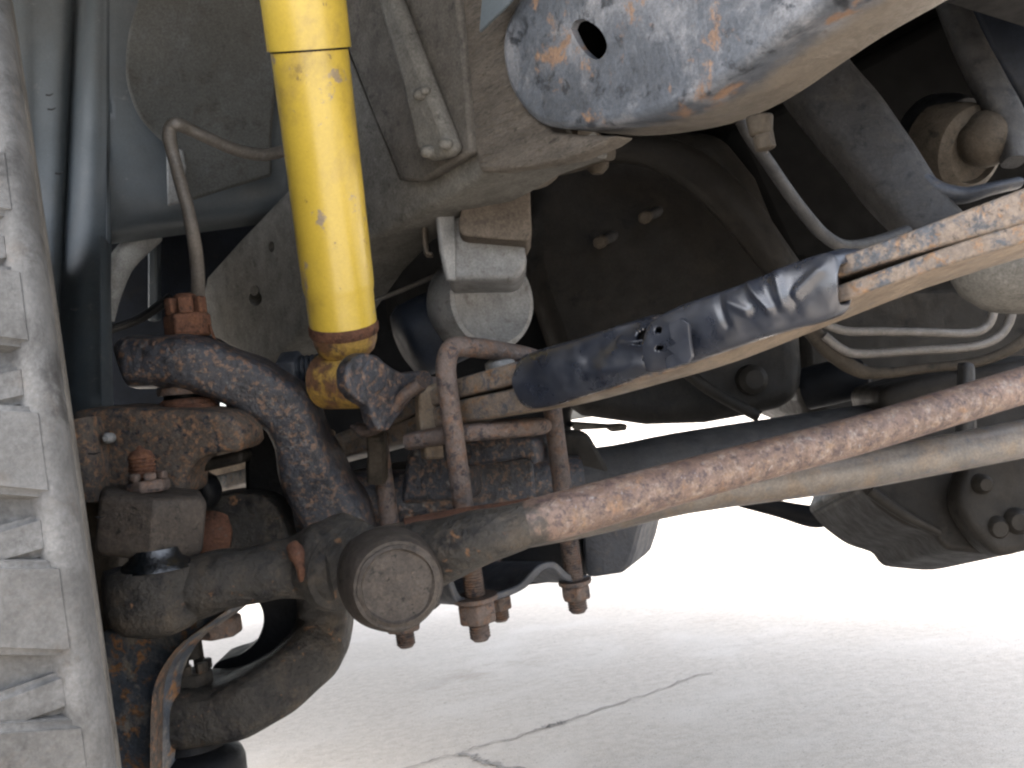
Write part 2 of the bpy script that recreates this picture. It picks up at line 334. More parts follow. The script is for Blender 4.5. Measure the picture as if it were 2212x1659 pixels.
def lugmesh(w0, w1, cl, skew, h, slant=0):
    bm = bmesh.new(); A = cl / 2
    # local: x circumferential, y across (outboard), z radial
    lo = [(-A, w0, -.008), (A, w0, -.008), (A + skew, w1, -.004), (-A + skew, w1, -.004)]
    hi = [(-A * .92, w0 + .002 + slant, h - .001), (A * .92, w0 + .002 + slant, h - .001), (A * .86 + skew, w1 - .003, h), (-A * .86 + skew, w1 - .003, h)]
    va = [bm.verts.new(p) for p in lo]; vb = [bm.verts.new(p) for p in hi]
    bm.faces.new(va); bm.faces.new(list(reversed(vb)))
    for i in range(4): bm.faces.new((va[(i + 1) % 4], va[i], vb[i], vb[(i + 1) % 4]))
    bmesh.ops.recalc_face_normals(bm, faces=bm.faces[:])
    bmesh.ops.bevel(bm, geom=bm.edges[:], offset=.0022, segments=3, affect='EDGES', clamp_overlap=True)
    me = bpy.data.meshes.new('tread_lug'); bm.to_mesh(me); bm.free(); me.materials.append(M['tyre'])
    me.polygons.foreach_set('use_smooth', [True] * len(me.polygons)); me.set_sharp_from_angle(angle=R(50)); return me
lugs = [lugmesh(.0050, .044, .037, .008, .0036, .001), lugmesh(.009, .044, .016, -.004, .0006, .001), lugmesh(.049, .086, .030, .012, .0036), lugmesh(.094, .140, .034, -.01, .0036), lugmesh(.150, .186, .030, .01, .0036), lugmesh(.194, .236, .034, -.006, .0036)]
NL = 45
for k in range(NL):
    for j, me in enumerate(lugs):
        ph = 2 * math.pi * (k + (0, .5, .32, .05, .4, .1)[j]) / NL
        rad = TD * -math.cos(ph) + UP * math.sin(ph)
        cir = TD * math.sin(ph) + UP * math.cos(ph)
        if j > 2 and not (-1.2 < math.atan2(math.sin(ph), math.cos(ph)) < 1.2): continue
        o = bpy.data.objects.new('tread_lug', me); COL.objects.link(o); o.parent = ty
        mtx = Matrix((cir, TO, rad)).transposed()
        o.location = rad * (.361 + DR); o.rotation_euler = mtx.to_euler()
bm = bmesh.new()
for v, du in ((205, 16), (236, 18), (375, 18), (668, 16), (980, 26), (1117, 22)):
    u = 75 + v * .118; p = [P(u, v, .44), P(u + du * .5, v + 1, .44), P(u + du, v - 3, .44)]
    sweep_w(bm, p, [.0004, .0004, .0002], 5)
mk('rubber_whisker', bm, M['black'], ty)

# ------------------------------------------------------------------ wheel arch: liner, round shield
sp0 = P(400, 200, 1.06)
ln = thing('wheel_arch_liner', 'blue grey plastic wheel arch liner with a deep vertical fold, behind the tire', 'wheel arch liner', P(250, 300, 1.1))
rows = []
prof = [(-200, 1.13), (20, 1.075), (80, 1.075), (125, 1.073), (142, 1.079), (152, 1.090), (162, 1.094), (176, 1.078), (190, 1.062), (206, 1.057), (222, 1.060), (232, 1.062), (236, 1.064), (330, 1.075), (470, 1.09), (640, 1.10)]
bm = bmesh.new(); rings = []
pf = catmull(prof, 4)
for iv in range(25):
    t = iv / 24.0; ring = []
    for (u, d) in pf:
        vend = 524 - (u - 228) * .13 if u > 233 else 900
        v = -260 + (vend + 260) * t
        sl_ = -.06 * (1 - abs(u - 165) / 60.0) if 105 < u < 225 else 0
        dd = .03 * max(0, (t - .95) / .05) if u > 233 else -.10 * max(0, (v - 480) / 420.0)
        ring.append(P(u + sl_ * (v - 100), v, d + dd))
    rings.append(ring)
loft(bm, rings, cap=False, closed=False)
mk('fold_panel', bm, M['liner'], ln, solid=.003, ang=60)
mk('rear_panel', slab([(-80, 380), (200, 380), (215, 1020), (-80, 1020)], P(100, 700, 1.24), CF, .01), M['liner'], ln, .003)
mk('leg_flange', limb([(226, 520, 1.0, 5, .012), (229, 700, .97, 5, .012), (231, 890, .92, 5, .012)], 3, 10), M['liner'], ln)

shl = smoothline([(400, -260), (330, -90), (298, 0), (277, 70), (271, 130), (274, 180), (295, 241), (322, 277), (350, 305), (358, 325)], 4)
sh = slab(shl + [(359, 390), (361, 443), (420, 430), (505, 403), (587, 379), (586, 300), (590, 250), (620, -90), (640, -260)], P(430, 250, 1.04), (CF + CR * -.25).normalized(), .006)
so_ = mk('splash_shield', sh, M['shield'], None, .003)
tag(so_, 'large round edged dusty shield panel behind the yellow shock absorber', 'splash shield')
mk('reinforcing_strip', slab([(362, 445), (359, 335), (380, 320), (395, 322), (402, 360), (398, 400), (404, 434)], P(430, 250, 1.028), (CF + CR * -.25).normalized(), .004), M['white'], so_, .002)

# dark body panels below the liner
bpn = mk('body_side_panel', slab([(150, 505), (400, 300), (760, 60), (760, 500), (480, 745), (470, 920), (140, 920)], P(300, 600, 1.22), CF, .01), M['navy'], None, .004)
tag(bpn, 'dark blue body panel in the gap behind the hose and castle nut', 'body panel')
for a in ([(318, 500), (338, 500), (340, 690), (318, 695)],):
    mk('panel_rib', slab(a, P(300, 600, 1.20), CF, .018), M['liner'], bpn, .003)
mk('panel_lip', limb([(228, 715, 1.16, 9, .01), (300, 690, 1.15, 9, .01), (352, 655, 1.15, 10, .01), (370, 640, 1.15, 9, .01)], 4, 10), M['black'], bpn)
wh = tag(mk('coil_tube', limb([(222, 690, 1.12, 22, .018), (238, 625, 1.12, 24, .02), (268, 560, 1.12, 26, .02), (330, 500, 1.14, 26, .02)], 5, 18), M['pale']), 'short pale grey tube curving out from under the wheel arch liner', 'tube')

# ------------------------------------------------------------------ frame rail
FP = P(850, 300, .86)
fr = thing('frame_rail', 'dusty steel chassis frame rail with rusty blue front horn and slotted hole', 'chassis frame', P(900, 300, .86))
rail = [(436, 640), (445, 596), (520, 512), (615, 412), (680, 320), (720, 150), (738, -80), (1120, -80), (1110, 60), (1110, 200), (1150, 300), (1172, 330), (1060, 372), (998, 412), (893, 470), (796, 520), (735, 590), (690, 660), (640, 735), (570, 795), (470, 735), (430, 720)]
ro = mk('rail_side', slab(rail, FP, IN, .075), M['frame'], fr, .008, 3)
for (u, v, ru, rv) in ((516, 645, 13, 17), (545, 585, 6, 9), (545, 532, 5, 11), (513, 678, 5, 6), (776, 196, 20, 24)):
    pass
bm = bmesh.new()
for (u, v, ru, rv) in ((514, 646, 14, 17), (548, 533, 6, 12)):
    slab(arc(u, v, ru, rv, 0, 345, 14), FP - IN * .02, IN, .14, bm)
slab([(760, 170), (800, 172), (802, 214), (764, 218)], FP - IN * .02, IN, .14, bm)
cut(ro, bm)
mk('rail_dimple', slab(arc(549, 628, 9, 11, 0, 330, 11), FP - IN * .0015, IN, .002), M['channel'], fr)
# front part of the rail, rippled with dust
def onrail(u, v, off=0.0): return onplane(u, v, FP - IN * off, IN)
mk('rail_front', slab([(985, -80), (1140, -80), (1120, 40), (1110, 140), (1130, 240), (1190, 285), (1260, 292), (1330, 293), (1295, 316), (1225, 345), (1150, 360), (1060, 372), (1034, 372), (1024, 320), (1000, 40)], FP - IN * .006, IN, .022), M['ripple'], fr, .006, 3)
# lower tube that closes the rail underneath
mk('rail_underside', limb([(1010, 398, .90, 30, .035), (1100, 352, .86, 42, .035), (1220, 318, .80, 42, .035), (1290, 312, .78, 24, .03)], 5, 18, .7), M['brown'], fr)
mk('crossmember', slab([(370, 985), (720, 925), (720, 1050), (540, 1060), (370, 1090)], P(500, 1020, 1.28), CF, .06), M['leaf_tan'], fr, .01, 3)
# channel bracket (shock tower)
ch = mk('shock_tower', slab([(700, -80), (752, 111), (810, 260), (866, 389), (912, 392), (1017, 329), (1006, 180), (990, 20), (975, -80)], FP - IN * .012, IN, .012), M['channel'], fr, .003)
rd = slab([(790, -80), (843, -20), (905, 140), (975, 320), (958, 338), (922, 347), (896, 325), (862, 170), (826, 50)], FP - IN * .027, IN, .015)
mk('tower_rib', rd, M['frame'], ch, .006, 3)
for (u, v, r_) in ((908, 205, 17), (926, 328, 17), (962, 312, 14), (918, 196, 10)):
    p = onrail(u, v, .028); bm = bmesh.new(); bmesh.ops.create_icosphere(bm, subdivisions=2, radius=px(r_, .85), matrix=Matrix.Translation(p) @ Matrix.Diagonal((1, .8, .75, 1)))
    mk('weld_bead', wobble(bm, .002, 90), M['frame'], ch)
mk('tower_lip', limb([(700, -40, .9, 3, .004), (752, 111, .9, 3, .004), (866, 389, .86, 3, .004), (912, 394, .84, 4, .004), (1019, 331, .78, 5, .004), (1004, 160, .79, 4, .004), (992, 20, .8, 3, .004)], 1, 8), M['channel'], ch)
# horn
HP = FP - IN * .018
hl = smoothline([(1180, -160), (1114, 0), (1090, 50), (1081, 111), (1097, 188), (1135, 245), (1175, 272), (1240, 278), (1330, 268), (1420, 248), (1500, 214), (1570, 172), (1650, 112), (1750, 40), (1850, -22), (1990, -108), (2060, -150), (2200, -238), (2350, -330)], 3)
ho = mk('front_horn', slab(hl + [(2350, -400), (1300, -400)], HP, IN, .078), M['horn'], fr, .028, 8, ang=80)
hole = smoothline([(1233, 62), (1241, 46), (1262, 42), (1290, 58), (1306, 80), (1311, 104), (1300, 124), (1284, 128), (1262, 112), (1247, 92), (1233, 62)], 3)[:-1]
hb = slab(hole, HP, IN, .10)
for v_ in hb.verts: v_.co += IN * (-.02)
bpy.context.view_layer.update()
dg = bpy.context.evaluated_depsgraph_get(); me = bpy.data.meshes.new_from_object(ho.evaluated_get(dg)); ho.modifiers.clear(); ho.data = me
cut(ho, hb)
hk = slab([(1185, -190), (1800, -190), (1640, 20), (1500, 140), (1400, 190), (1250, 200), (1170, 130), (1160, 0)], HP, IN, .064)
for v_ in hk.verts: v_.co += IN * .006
cut(ho, hk, M['body_and_shade'])  # pocket walls coloured black to stand in for the cavity's shade
mk('blue_tab', slab([(1034, 70), (1042, -30), (1130, -40), (1098, 8)], HP - IN * .012, IN, .003), M['liner'], fr, .001)
bm = hexnut(P(1645, 275, .60), CUP * -1 + CR * .2, px(24, .6), .014, ph=.2); bm = lathe(P(1640, 250, .60), CUP * -1 + CR * .1, [(px(30, .6), 0), (px(24, .6), .012)], 18, bm)
mk('hanger_bolt', bm, M['brown'], fr, .003)
for (u, v, d) in ((1236, 326, .80), (1290, 352, .84)):
    mk('rivet', lathe(P(u, v - 6, d - .03), CUP * -1, [(px(24, d), 0), (px(24, d), .006), (px(12, d), .011)], 14), M['brown'], fr)

# ------------------------------------------------------------------ brake hose
bh = thing('brake_hose', 'grey rubber brake hose bending sharply down beside the shock absorber', 'brake hose', P(400, 300, .84))
mk('hose', tube([(700, 300, .93, 13), (607, 328, .90, 13), (560, 334, .88, 13.5), (505, 322, .86, 13.5), (450, 298, .84, 13.5), (408, 279, .83, 14), (383, 268, .82, 15), (369, 276, .82, 15), (366, 300, .82, 15), (376, 340, .82, 14), (390, 395, .82, 14), (404, 445, .82, 14), (416, 500, .82, 14.5), (425, 560, .83, 15), (428, 620, .84, 15), (424, 690, .86, 15)], 6, 16), M['hose'], bh)

# ------------------------------------------------------------------ shock absorber
st, sb = P(648, -60, .69), P(742, 705, .775)
sa = (sb - st).normalized(); SL = (sb - st).length
def salong(v): return st + (sb - st) * ((v + 60) / 765.0)
sk = thing('shock_absorber', 'yellow shock absorber with chipped paint and rusty lower end', 'shock absorber', salong(400))
d1 = .70
tdust = SL * (60 + 92) / 765
mk('dust_tube', lathe(st - sa * .20, sa, [(px(92, .69), 0), (px(91, .7), tdust + .20), (px(87.5, .7), tdust + .1995), (px(86, .7), tdust + .15)], 64), M['yellow'], sk)
rb = px(79, .745)
mk('step_shade_ring', lathe(st, sa, [(px(87, .7), tdust - .012), (px(87.5, .7), tdust - .002), (px(84, .7), tdust + .0015), (px(80, .7), tdust + .002)], 48), M['black'], sk)  # black ring painting the shadow line under the dust tube's edge
mk('body_tube', lathe(st, sa, [(rb * 1.0, tdust - .01), (rb, SL * .86), (rb * .985, SL * .88), (rb * .955, SL * .895), (rb * .955, SL * .985), (rb * .94, SL)], 64), M['yellow'], sk)
mk('base_ring', lathe(st, sa, [(rb * .97, SL - .003), (rb * 1.0, SL - .001), (rb * .99, SL + .004), (rb * .95, SL + .006)], 48), M['rust'], sk)
mk('lower_cup', lathe(st, sa, [(rb * .94, SL + .003), (rb * .9, SL + .012), (rb * .8, SL + .019), (rb * .5, SL + .027)], 40), M['yellow_rust'], sk)
ec = P(752, 822, .78); ea = (CR * .80 - CF * .55 - CUP * -.02).normalized()
er = px(62, .78)
mk('lower_eye', lathe(ec - ea * .026, ea, [(er * .80, 0), (er * .98, .002), (er, .008), (er * .98, .036), (er * .93, .038), (er * .86, .04)], 40), M['yellow_rust'], sk)
mk('eye_bushing', lathe(ec - ea * .026, ea, [(er * .82, .03), (er * .8, .046), (er * .4, .05)], 32), M['rust'], sk)
mk('bolt', thread(P(640, 800, .84), (CR + CUP * .1).normalized(), px(34, .8), .05, .004), M['plate'], sk)
mk('bolt_head', hexnut(P(610, 805, .845), (CR + CUP * .1 - CF * .2).normalized(), px(46, .82), .018), M['plate'], sk, .002)

# ------------------------------------------------------------------ spring, clamp plates
LW = .07
LP = P(985, 890, .775); LY = R(46); LF = Vector((math.sin(LY), -math.cos(LY), 0)); LN = Vector((math.cos(LY), math.sin(LY), 0))
def onleaf(u, v): return onplane(u, v, LP, LN)
ls = thing('leaf_spring', 'worn steel leaf spring running from the axle clamp up to the upper right', 'leaf spring', LP)
def leaf(lo, k=6, width=LW, name='leaf', m=None, wid0=0, face=None, round_=.16):
    """lo: (u, v of the lower outer edge, v of the upper outer edge)"""
    s = catmull(lo, k); bm = bmesh.new(); rings = []
    for u, v0, v1 in s:
        a = onleaf(u, v0) + LN * wid0; b = onleaf(u, v1) + LN * wid0; h = b - a; e = LN * width
        q = []
        rr = h.length * .5
        for cx, cy, a0 in ((rr, 0, 180), (width - rr, 0, 270), (width - rr, 1, 0), (rr, 1, 90)):
            for t in range(4):
                an = R(a0 + 90 * t / 3.0); 
                f = round_
                yy = (cy * (1 - 2 * f) + f) + math.sin(an) * f; xx = (cx + (math.cos(an)) * rr * .5 - (rr * .5 if cx < width / 2 else -rr * .5))
                q.append(a + LN * xx + h * yy)
        rings.append(q)
    loft(bm, rings); o = mk(name, bm, m or M['leaf'], ls)
    if face:
        o.data.materials.append(face)
        for pg in o.data.polygons:
            if pg.normal.dot(LN) < -.35 or (pg.normal.z > .2 and pg.normal.dot(LN) < .3): pg.material_index = 1
    return o
leaf([(560, 1010, 978), (700, 978, 946), (830, 925, 890), (930, 880, 842), (985, 860, 818), (1140, 822, 772), (1300, 770, 722), (1470, 712, 664), (1650, 655, 608), (1830, 592, 548), (1960, 553, 500), (2080, 521, 454), (2212, 486, 403), (2400, 430, 330), (2650, 355, 240), (2900, 280, 150)], m=M['leaf'])
leaf([(300, 1110, 1070), (430, 1072, 1036), (560, 1036, 1004), (700, 1000, 964), (830, 962, 922), (930, 928, 882), (985, 917, 865), (1140, 889, 831), (1300, 846, 780), (1470, 795, 726), (1650, 722, 672), (1842, 643, 604), (1960, 602, 562), (2080, 563, 520), (2212, 524, 480), (2400, 466, 415), (2650, 390, 330), (2900, 315, 245)], m=M['leaf_tan'], face=M['leaf'])
mk('short_leaf', limb([(900, 950, .79, 19, .02), (975, 938, .778, 20, .02), (1060, 929, .778, 20, .02), (1140, 922, .78, 20, .02), (1162, 920, .782, 18, .018), (1172, 919, .784, 10, .012)], 4, 20, .55), M['bolt'], ls)
# straps at the clamp
mk('spring_clip', slab([(905, 838), (948, 826), (952, 900), (962, 990), (920, 992), (906, 900)], onleaf(930, 900) - LN * .012, (LN * .3 - LF).normalized(), .01), M['leaf_tan'], ls, .002)
mk('centre_pin', lathe(onleaf(1015, 822) + LN * .035, UP, [(.012, 0), (.012, .012), (.006, .016)], 20), M['grey'], ls)

# plastic sleeve, torn in the middle
sv = thing('spring_sleeve', 'black plastic sleeve wrapped round the leaf spring and torn open', 'sleeve', onleaf(1480, 750))
def sleeve(lo, holes, amp, k, name, thick=.0025, out=.005, dome=.006, folds=()):
    s = catmull(lo, k); bm = bmesh.new(); rings = []; wd = LW + 2 * out; front = []
    for i, (u, v0, v1) in enumerate(s):
        a = onleaf(u, v0) - LN * out; b = onleaf(u, v1) - LN * out; h = b - a; rr = .011; q = []
        nf = 34
        for j in range(nf + 1):                 # front face, bottom to top, slightly domed
            t = j / nf; bul = math.sin(math.pi * t) ** .6
            p = a + h * t - LN * dome * bul
            nn = amp * (noise.noise(p * 45) + .5 * noise.noise(p * 110)); vv = v0 + (v1 - v0) * t
            for (x0, y0, x1, y1, fw, fh) in folds:
                lx, ly = x1 - x0, y1 - y0; tt = max(0, min(1, ((u - x0) * lx + (vv - y0) * ly) / (lx * lx + ly * ly)))
                dd = math.hypot(u - x0 - lx * tt, vv - y0 - ly * tt); nn += fh * math.exp(-(dd / fw) ** 2)
            q.append(p - LN * nn)
        for t in (.25, .5, .75, 1.0): q.append(b + LN * wd * t + UP * .003)
        q.append(b + LN * wd - UP * .012); q.append(a + LN * .016 + UP * .006); q.append(a + LN * .010)
        rings.append(q)
    vs = loft(bm, rings, cap=False)
    kill = []
    for f in bm.faces:
        c = f.calc_center_median(); r = c - C0; d = r.dot(CF); u = CU + r.dot(CR) / d * FPX; v = CV - r.dot(CUP) / d * FPX
        if (c - LP).dot(LN) > .02: continue
        for (hu, hv, ru, rv, an) in holes:
            x, y = u - hu, v - hv; ca, sa_ = math.cos(R(an)), math.sin(R(an)); X, Y = (x * ca + y * sa_) / ru, (-x * sa_ + y * ca) / rv
            if X * X + Y * Y < 1 + .22 * noise.noise(Vector((u * .09, v * .09, 0))): kill.append(f); break
    if kill: bmesh.ops.delete(bm, geom=kill, context='FACES')
    return mk(name, bm, M['wrap'], sv, solid=thick, ang=70)
sleeve([(1129, 848, 794), (1134, 866, 775), (1148, 878, 764), (1180, 880, 754), (1240, 862, 738), (1320, 838, 711), (1385, 814, 692), (1420, 800, 692), (1440, 795, 700)],
       [(1402, 719, 32, 13, -16), (1412, 763, 30, 9, -32), (1372, 741, 18, 2.5, -8)], .0006, 26, 'lower_sleeve', folds=[(1290, 770, 1400, 690, 22, -.003), (1330, 800, 1410, 790, 16, .003), (1360, 735, 1420, 745, 10, .003)])
sleeve([(1418, 802, 702), (1424, 803, 692), (1436, 800, 684), (1500, 782, 655), (1580, 755, 628), (1650, 731, 602), (1720, 710, 573), (1770, 698, 555), (1800, 688, 547), (1816, 681, 550), (1826, 672, 558), (1833, 660, 570)],
       [(1422, 712, 8, 8, 0), (1424, 752, 10, 6, -16)], .0008, 26, 'upper_sleeve', out=.0085, folds=[(1640, 610, 1690, 665, 10, .003), (1700, 585, 1722, 655, 14, .003), (1748, 632, 1796, 584, 12, .002), (1600, 650, 1640, 670, 10, .0015), (1575, 640, 1600, 700, 8, -.001)])
mk('torn_flap', wobble(slab([(1446, 700), (1472, 690), (1486, 700), (1494, 770), (1486, 784), (1440, 797), (1436, 775), (1456, 765), (1440, 752), (1458, 742), (1448, 728)], onleaf(1455, 745) - LN * .0275, (LN - LF * .05).normalized(), .0025), .0012, 60, 4), M['wrap'], sv, .0008)

mk('tear_shade', prism([onleaf(u, v) - LN * .0035 for u, v in ((1345, 806), (1460, 775), (1460, 690), (1345, 715))], LN * .002), M['body_and_shade'], sv)  # black sheet standing in for the shade behind the torn holes
# U-bolts
def ubolt(off, label, first):
    o = RE * off - UP * (0 if first else .012)
    pl = P(962, 800, .745) + o; bl = P(1038, 1378, .755) + o
    prr = P(1186, 830, .815) + o; brr = P(1249, 1318, .825) + o
    t = thing('u_bolt', label, 'u-bolt', P(1090, 760, .78) + o, 'u-bolts clamping the leaf spring to the axle')
    dl, dr = (bl - pl).normalized(), (brr - prr).normalized(); rr = .0078
    c1 = pl - dl * .016 + (prr - pl) * .05; top = (pl + prr) / 2 - dl * .021; c2 = prr - dr * .018 - (prr - pl) * .08
    pts = [tuple(x) for x in (pl + dl * ((bl - pl).length * .72), pl + dl * .07, pl + dl * .012, pl - dl * .004 + (prr - pl) * .012, c1 + (prr - pl) * .02, c1 + (prr - pl) * .12 - dl * .004, top, c2, prr - dr * .002, prr + dr * .03, prr + dr * ((brr - prr).length * .66))]
    s = [Vector(p) for p in catmull(pts, 6)]
    bm = bmesh.new(); sweep_w(bm, s, [rr] * len(s), 18); mk('hoop', bm, M['bolt'], t)
    for q, dd, f in ((pl, dl, .70), (prr, dr, .64)):
        b_ = bl if q is pl else brr; L_ = (b_ - q).length
        mk('threaded_leg', thread(q + dd * L_ * f, dd, rr * 1.03, L_ * (1 - f), .0021), M['bolt'], t)
        k = .86 if q is pl else .885
        n_ = mk('nut', hexnut(q + dd * L_ * k, dd, .0155 if q is pl else .0125, .016 if q is pl else .012, ph=.25), M['bolt'], t, .0012)
        mk('washer', lathe(q + dd * (L_ * k - .004), dd, [(.017 if q is pl else .0135, 0), (.017 if q is pl else .0135, .0035)], 28), M['bolt'], n_, .0005)
    return t
ubolt(0, 'front u-bolt, its rusty near leg fully visible over the leaf spring', True)
ubolt(.105, 'rear u-bolt mostly hidden, only short threaded ends showing under the joint cap', False)

# spring plate under the axle
pp = P(1100, 1265, .775); pn = (RE + IN * -.25).normalized()
spl = thing('spring_plate', 'bent blue black clamp plate bolted under the axle by the u-bolts', 'clamp plate', pp)
up_ = smoothline([(978, 1240), (984, 1262), (998, 1288), (1030, 1290), (1090, 1275), (1126, 1258), (1150, 1232), (1172, 1216), (1200, 1214), (1226, 1236), (1246, 1244), (1278, 1242)], 4)
lw_ = smoothline([(1280, 1256), (1242, 1260), (1220, 1252), (1196, 1230), (1176, 1232), (1160, 1248), (1134, 1272), (1094, 1290), (1034, 1306), (990, 1304), (972, 1268), (964, 1244)], 4)
mk('bent_strap', prism([onplane(u, v, pp, RE) for u, v in up_ + lw_], RE * .15), M['plate'], spl, .0015)
mk('side_flange', slab([(1255, 1130), (1400, 1100), (1384, 1142), (1372, 1190), (1360, 1222), (1345, 1238), (1276, 1248), (1262, 1240)], P(1320, 1190, .85), (CF + CR * .35).normalized(), .09), M['plate'], spl, .004, 3)
mk('back_web', slab([(1040, 1150), (1260, 1120), (1270, 1250), (1120, 1268), (1050, 1250)], P(1150, 1200, .90), CF, .02), M['black'], spl, .004)
mk('lower_web', slab([(905, 1230), (990, 1235), (975, 1262), (960, 1300), (940, 1318), (900, 1340), (880, 1320)], P(940, 1280, .80), CF, .03), M['grease'], spl, .008, 3)

# shock bracket on the clamp
sbk = thing('shock_bracket', 'rusty black bracket ear holding the lower eye of the yellow shock absorber', 'bracket', P(820, 850, .76))
ear = smoothline([(752, 838), (750, 800), (766, 772), (795, 762), (826, 778), (850, 795), (872, 806)], 4) + [(925, 800), (940, 818), (936, 838), (895, 860), (858, 905), (842, 930), (820, 932), (808, 912), (800, 880), (770, 862)]
mk('ear', slab(ear, P(820, 850, .748), (ea * -1).normalized(), .012), M['speckle'], sbk, .004, 3)
mk('strap', limb([(910, 826, .76, 16, .008), (870, 858, .765, 14, .008), (836, 906, .775, 13, .009), (800, 930, .79, 13, .01), (778, 925, .8, 12, .01)], 5, 14), M['bolt'], sbk)
mk('pin_head', lathe(P(798, 812, .748), ea, [(px(46, .75), -.004), (px(46, .75), .003), (px(36, .75), .007)], 30), M['speckle'], sbk, .001)
mk('stem', limb([(812, 925, .80, 20, .014), (815, 970, .81, 20, .014), (816, 1030, .82, 22, .014)], 3, 12, .6), M['brown'], sbk)

# ------------------------------------------------------------------ axle
ax = thing('axle_housing', 'black rust speckled front axle beam with curved forged yoke at its end', 'axle', P(800, 1080, .88))
mk('axle_tube', tube([(640, 1120, .90, 78), (800, 1090, .90, 80), (1000, 1062, .91, 82), (1280, 1050, .93, 82), (1470, 1020, .96, 86), (1700, 985, 1.0, 86), (1960, 945, 1.05, 84)], 4, 28), M['darkgrey'], ax)
mk('tube_sleeve', tube([(650, 1100, .865, 76), (800, 1082, .865, 66), (900, 1072, .87, 60), (1060, 1050, .885, 58), (1250, 1040, .90, 56)], 4, 28), M['speckle'], ax)
mk('spring_perch', slab([(875, 985), (900, 955), (980, 952), (1010, 970), (1012, 1080), (860, 1090)], P(940, 1010, .83), (CF + CR * .3).normalized(), .04), M['speckle'], ax, .006, 3)
mk('perch_cap', slab([(998, 958), (1010, 950), (1130, 942), (1150, 950), (1158, 970), (1160, 1002), (1146, 1004), (1142, 988), (1010, 1010)], P(1080, 975, .80), (CF + CR * .3).normalized(), .07), M['speckle'], ax, .004, 3)
mk('perch_web', slab([(1000, 1000), (1150, 985), (1160, 1090), (1000, 1100)], P(1080, 1050, .86), CF, .02), M['speckle'], ax, .003)
mk('perch_cheek', slab([(1215, 930), (1270, 935), (1285, 960), (1330, 1040), (1330, 1080), (1220, 1090)], P(1270, 1010, .90), CF, .05), M['dark'], ax, .004)
# yoke: upper arm, web, lower arm
mk('upper_arm', wobble(limb([(286, 786, .785, 40, .026), (300, 782, .785, 52, .034), (340, 780, .785, 56, .038), (385, 781, .785, 56, .04), (440, 788, .785, 60, .042), (505, 812, .79, 58, .038), (570, 845, .795, 58, .034), (628, 888, .80, 58, .032), (654, 940, .805, 56, .032), (672, 1000, .81, 60, .034), (700, 1060, .82, 66, .036), (738, 1120, .83, 70, .04), (745, 1190, .83, 60, .04)], 6, 32, .48), .003, 30), M['speckle'], ax)
mk('yoke_web', slab(smoothline([(480, 870), (560, 880), (640, 940), (690, 1060), (720, 1180), (720, 1290), (690, 1320), (560, 1310), (540, 1200), (528, 1050), (522, 950), (480, 870)], 3)[:-1], P(600, 1100, .85), CF, .05), M['black'], ax, .01, 3)  # web inside the yoke, the recess's shade put into its black colour
mk('lower_arm', wobble(limb([(345, 1532, .755, 60, .04), (420, 1530, .755, 61, .042), (500, 1520, .755, 63, .042), (570, 1490, .76, 63, .04), (632, 1448, .77, 64, .038), (680, 1395, .79, 62, .036), (702, 1340, .80, 56, .036), (704, 1280, .81, 50, .036), (700, 1220, .82, 46, .036)], 6, 32, .5), .003, 30), M['grease'], ax)
mk('lower_web', slab(smoothline([(550, 1290), (565, 1318), (568, 1345), (560, 1372), (548, 1392), (518, 1415), (490, 1424), (461, 1438), (462, 1470), (560, 1480), (660, 1420), (700, 1300), (640, 1280), (550, 1290)], 3)[:-1], P(600, 1380, .80), CF, .045), M['black'], ax, .004)

# upper ball joint
uj = thing('upper_ball_joint', 'rusty castle nut and boot of the upper ball joint', 'ball joint', P(410, 760, .78))
ua = (CUP * .99 + CR * -.10).normalized()
mk('castle_nut', castle(P(408, 728, .775), ua, px(50, .775), px(84, .775), ph=.5), M['rust'], uj, .0015)
mk('stud', lathe(P(408, 728, .775), ua, [(px(24, .77), 0), (px(24, .77), px(90, .77)), (px(18, .77), px(94, .77))], 20), M['rust'], uj)
mk('cotter_pin', tube([(452, 700, .775, 3), (470, 745, .77, 3), (500, 775, .765, 3)], 4, 8), M['rust'], uj)
mk('upper_collar', lathe(P(398, 836, .775), ua * -1, [(px(56, .775), 0), (px(58, .775), px(6, .775)), (px(56, .775), px(16, .775))], 36), M['bolt'], uj)
mk('neck', lathe(P(400, 850, .785), ua * -1, [(px(46, .775), 0), (px(46, .775), px(30, .775))], 30), M['black'], uj)
mk('boot', lathe(P(404, 861, .775), ua * -1, [(px(50, .775), 0), (px(57, .775), px(5, .775)), (px(58, .775), px(12, .775)), (px(62, .775), px(14, .775)), (px(66, .775), px(24, .775)), (px(70, .775), px(28, .775)), (px(72, .775), px(40, .775))], 40), M['rust'], uj)

# steering knuckle
kn = thing('steering_knuckle', 'rust speckled steering knuckle casting next to the tire', 'steering knuckle', P(380, 980, .76))
kk = [(150, 888), (240, 880), (345, 884), (430, 886), (482, 892), (508, 906), (520, 930), (524, 962), (516, 978), (470, 980), (442, 984), (418, 998), (402, 1018), (396, 1042), (394, 1075), (300, 1085), (170, 1090)]
mk('upper_casting', wobble(slab(kk, P(380, 980, .735), (CF * .98 + CR * .1 + CUP * .05).normalized(), .05), 0, 1), M['speckle_dust'], kn, .008, 4)
mk('side_boss', limb([(180, 905, .735, 34, .02), (190, 960, .735, 36, .022), (196, 1030, .735, 36, .022), (200, 1080, .735, 30, .02)], 4, 18, .7), M['speckle_dust'], kn)
mk('inner_casting', slab([(150, 1070), (250, 1070), (250, 1400), (200, 1400)], P(200, 1200, .78), CF, .04), M['brown'], kn, .006)
mk('grease_nipple', lathe(P(236, 946, .73), CF * -1, [(px(11, .73), -.004), (px(12, .73), .004), (px(6, .73), .007)], 12), M['white'], kn)
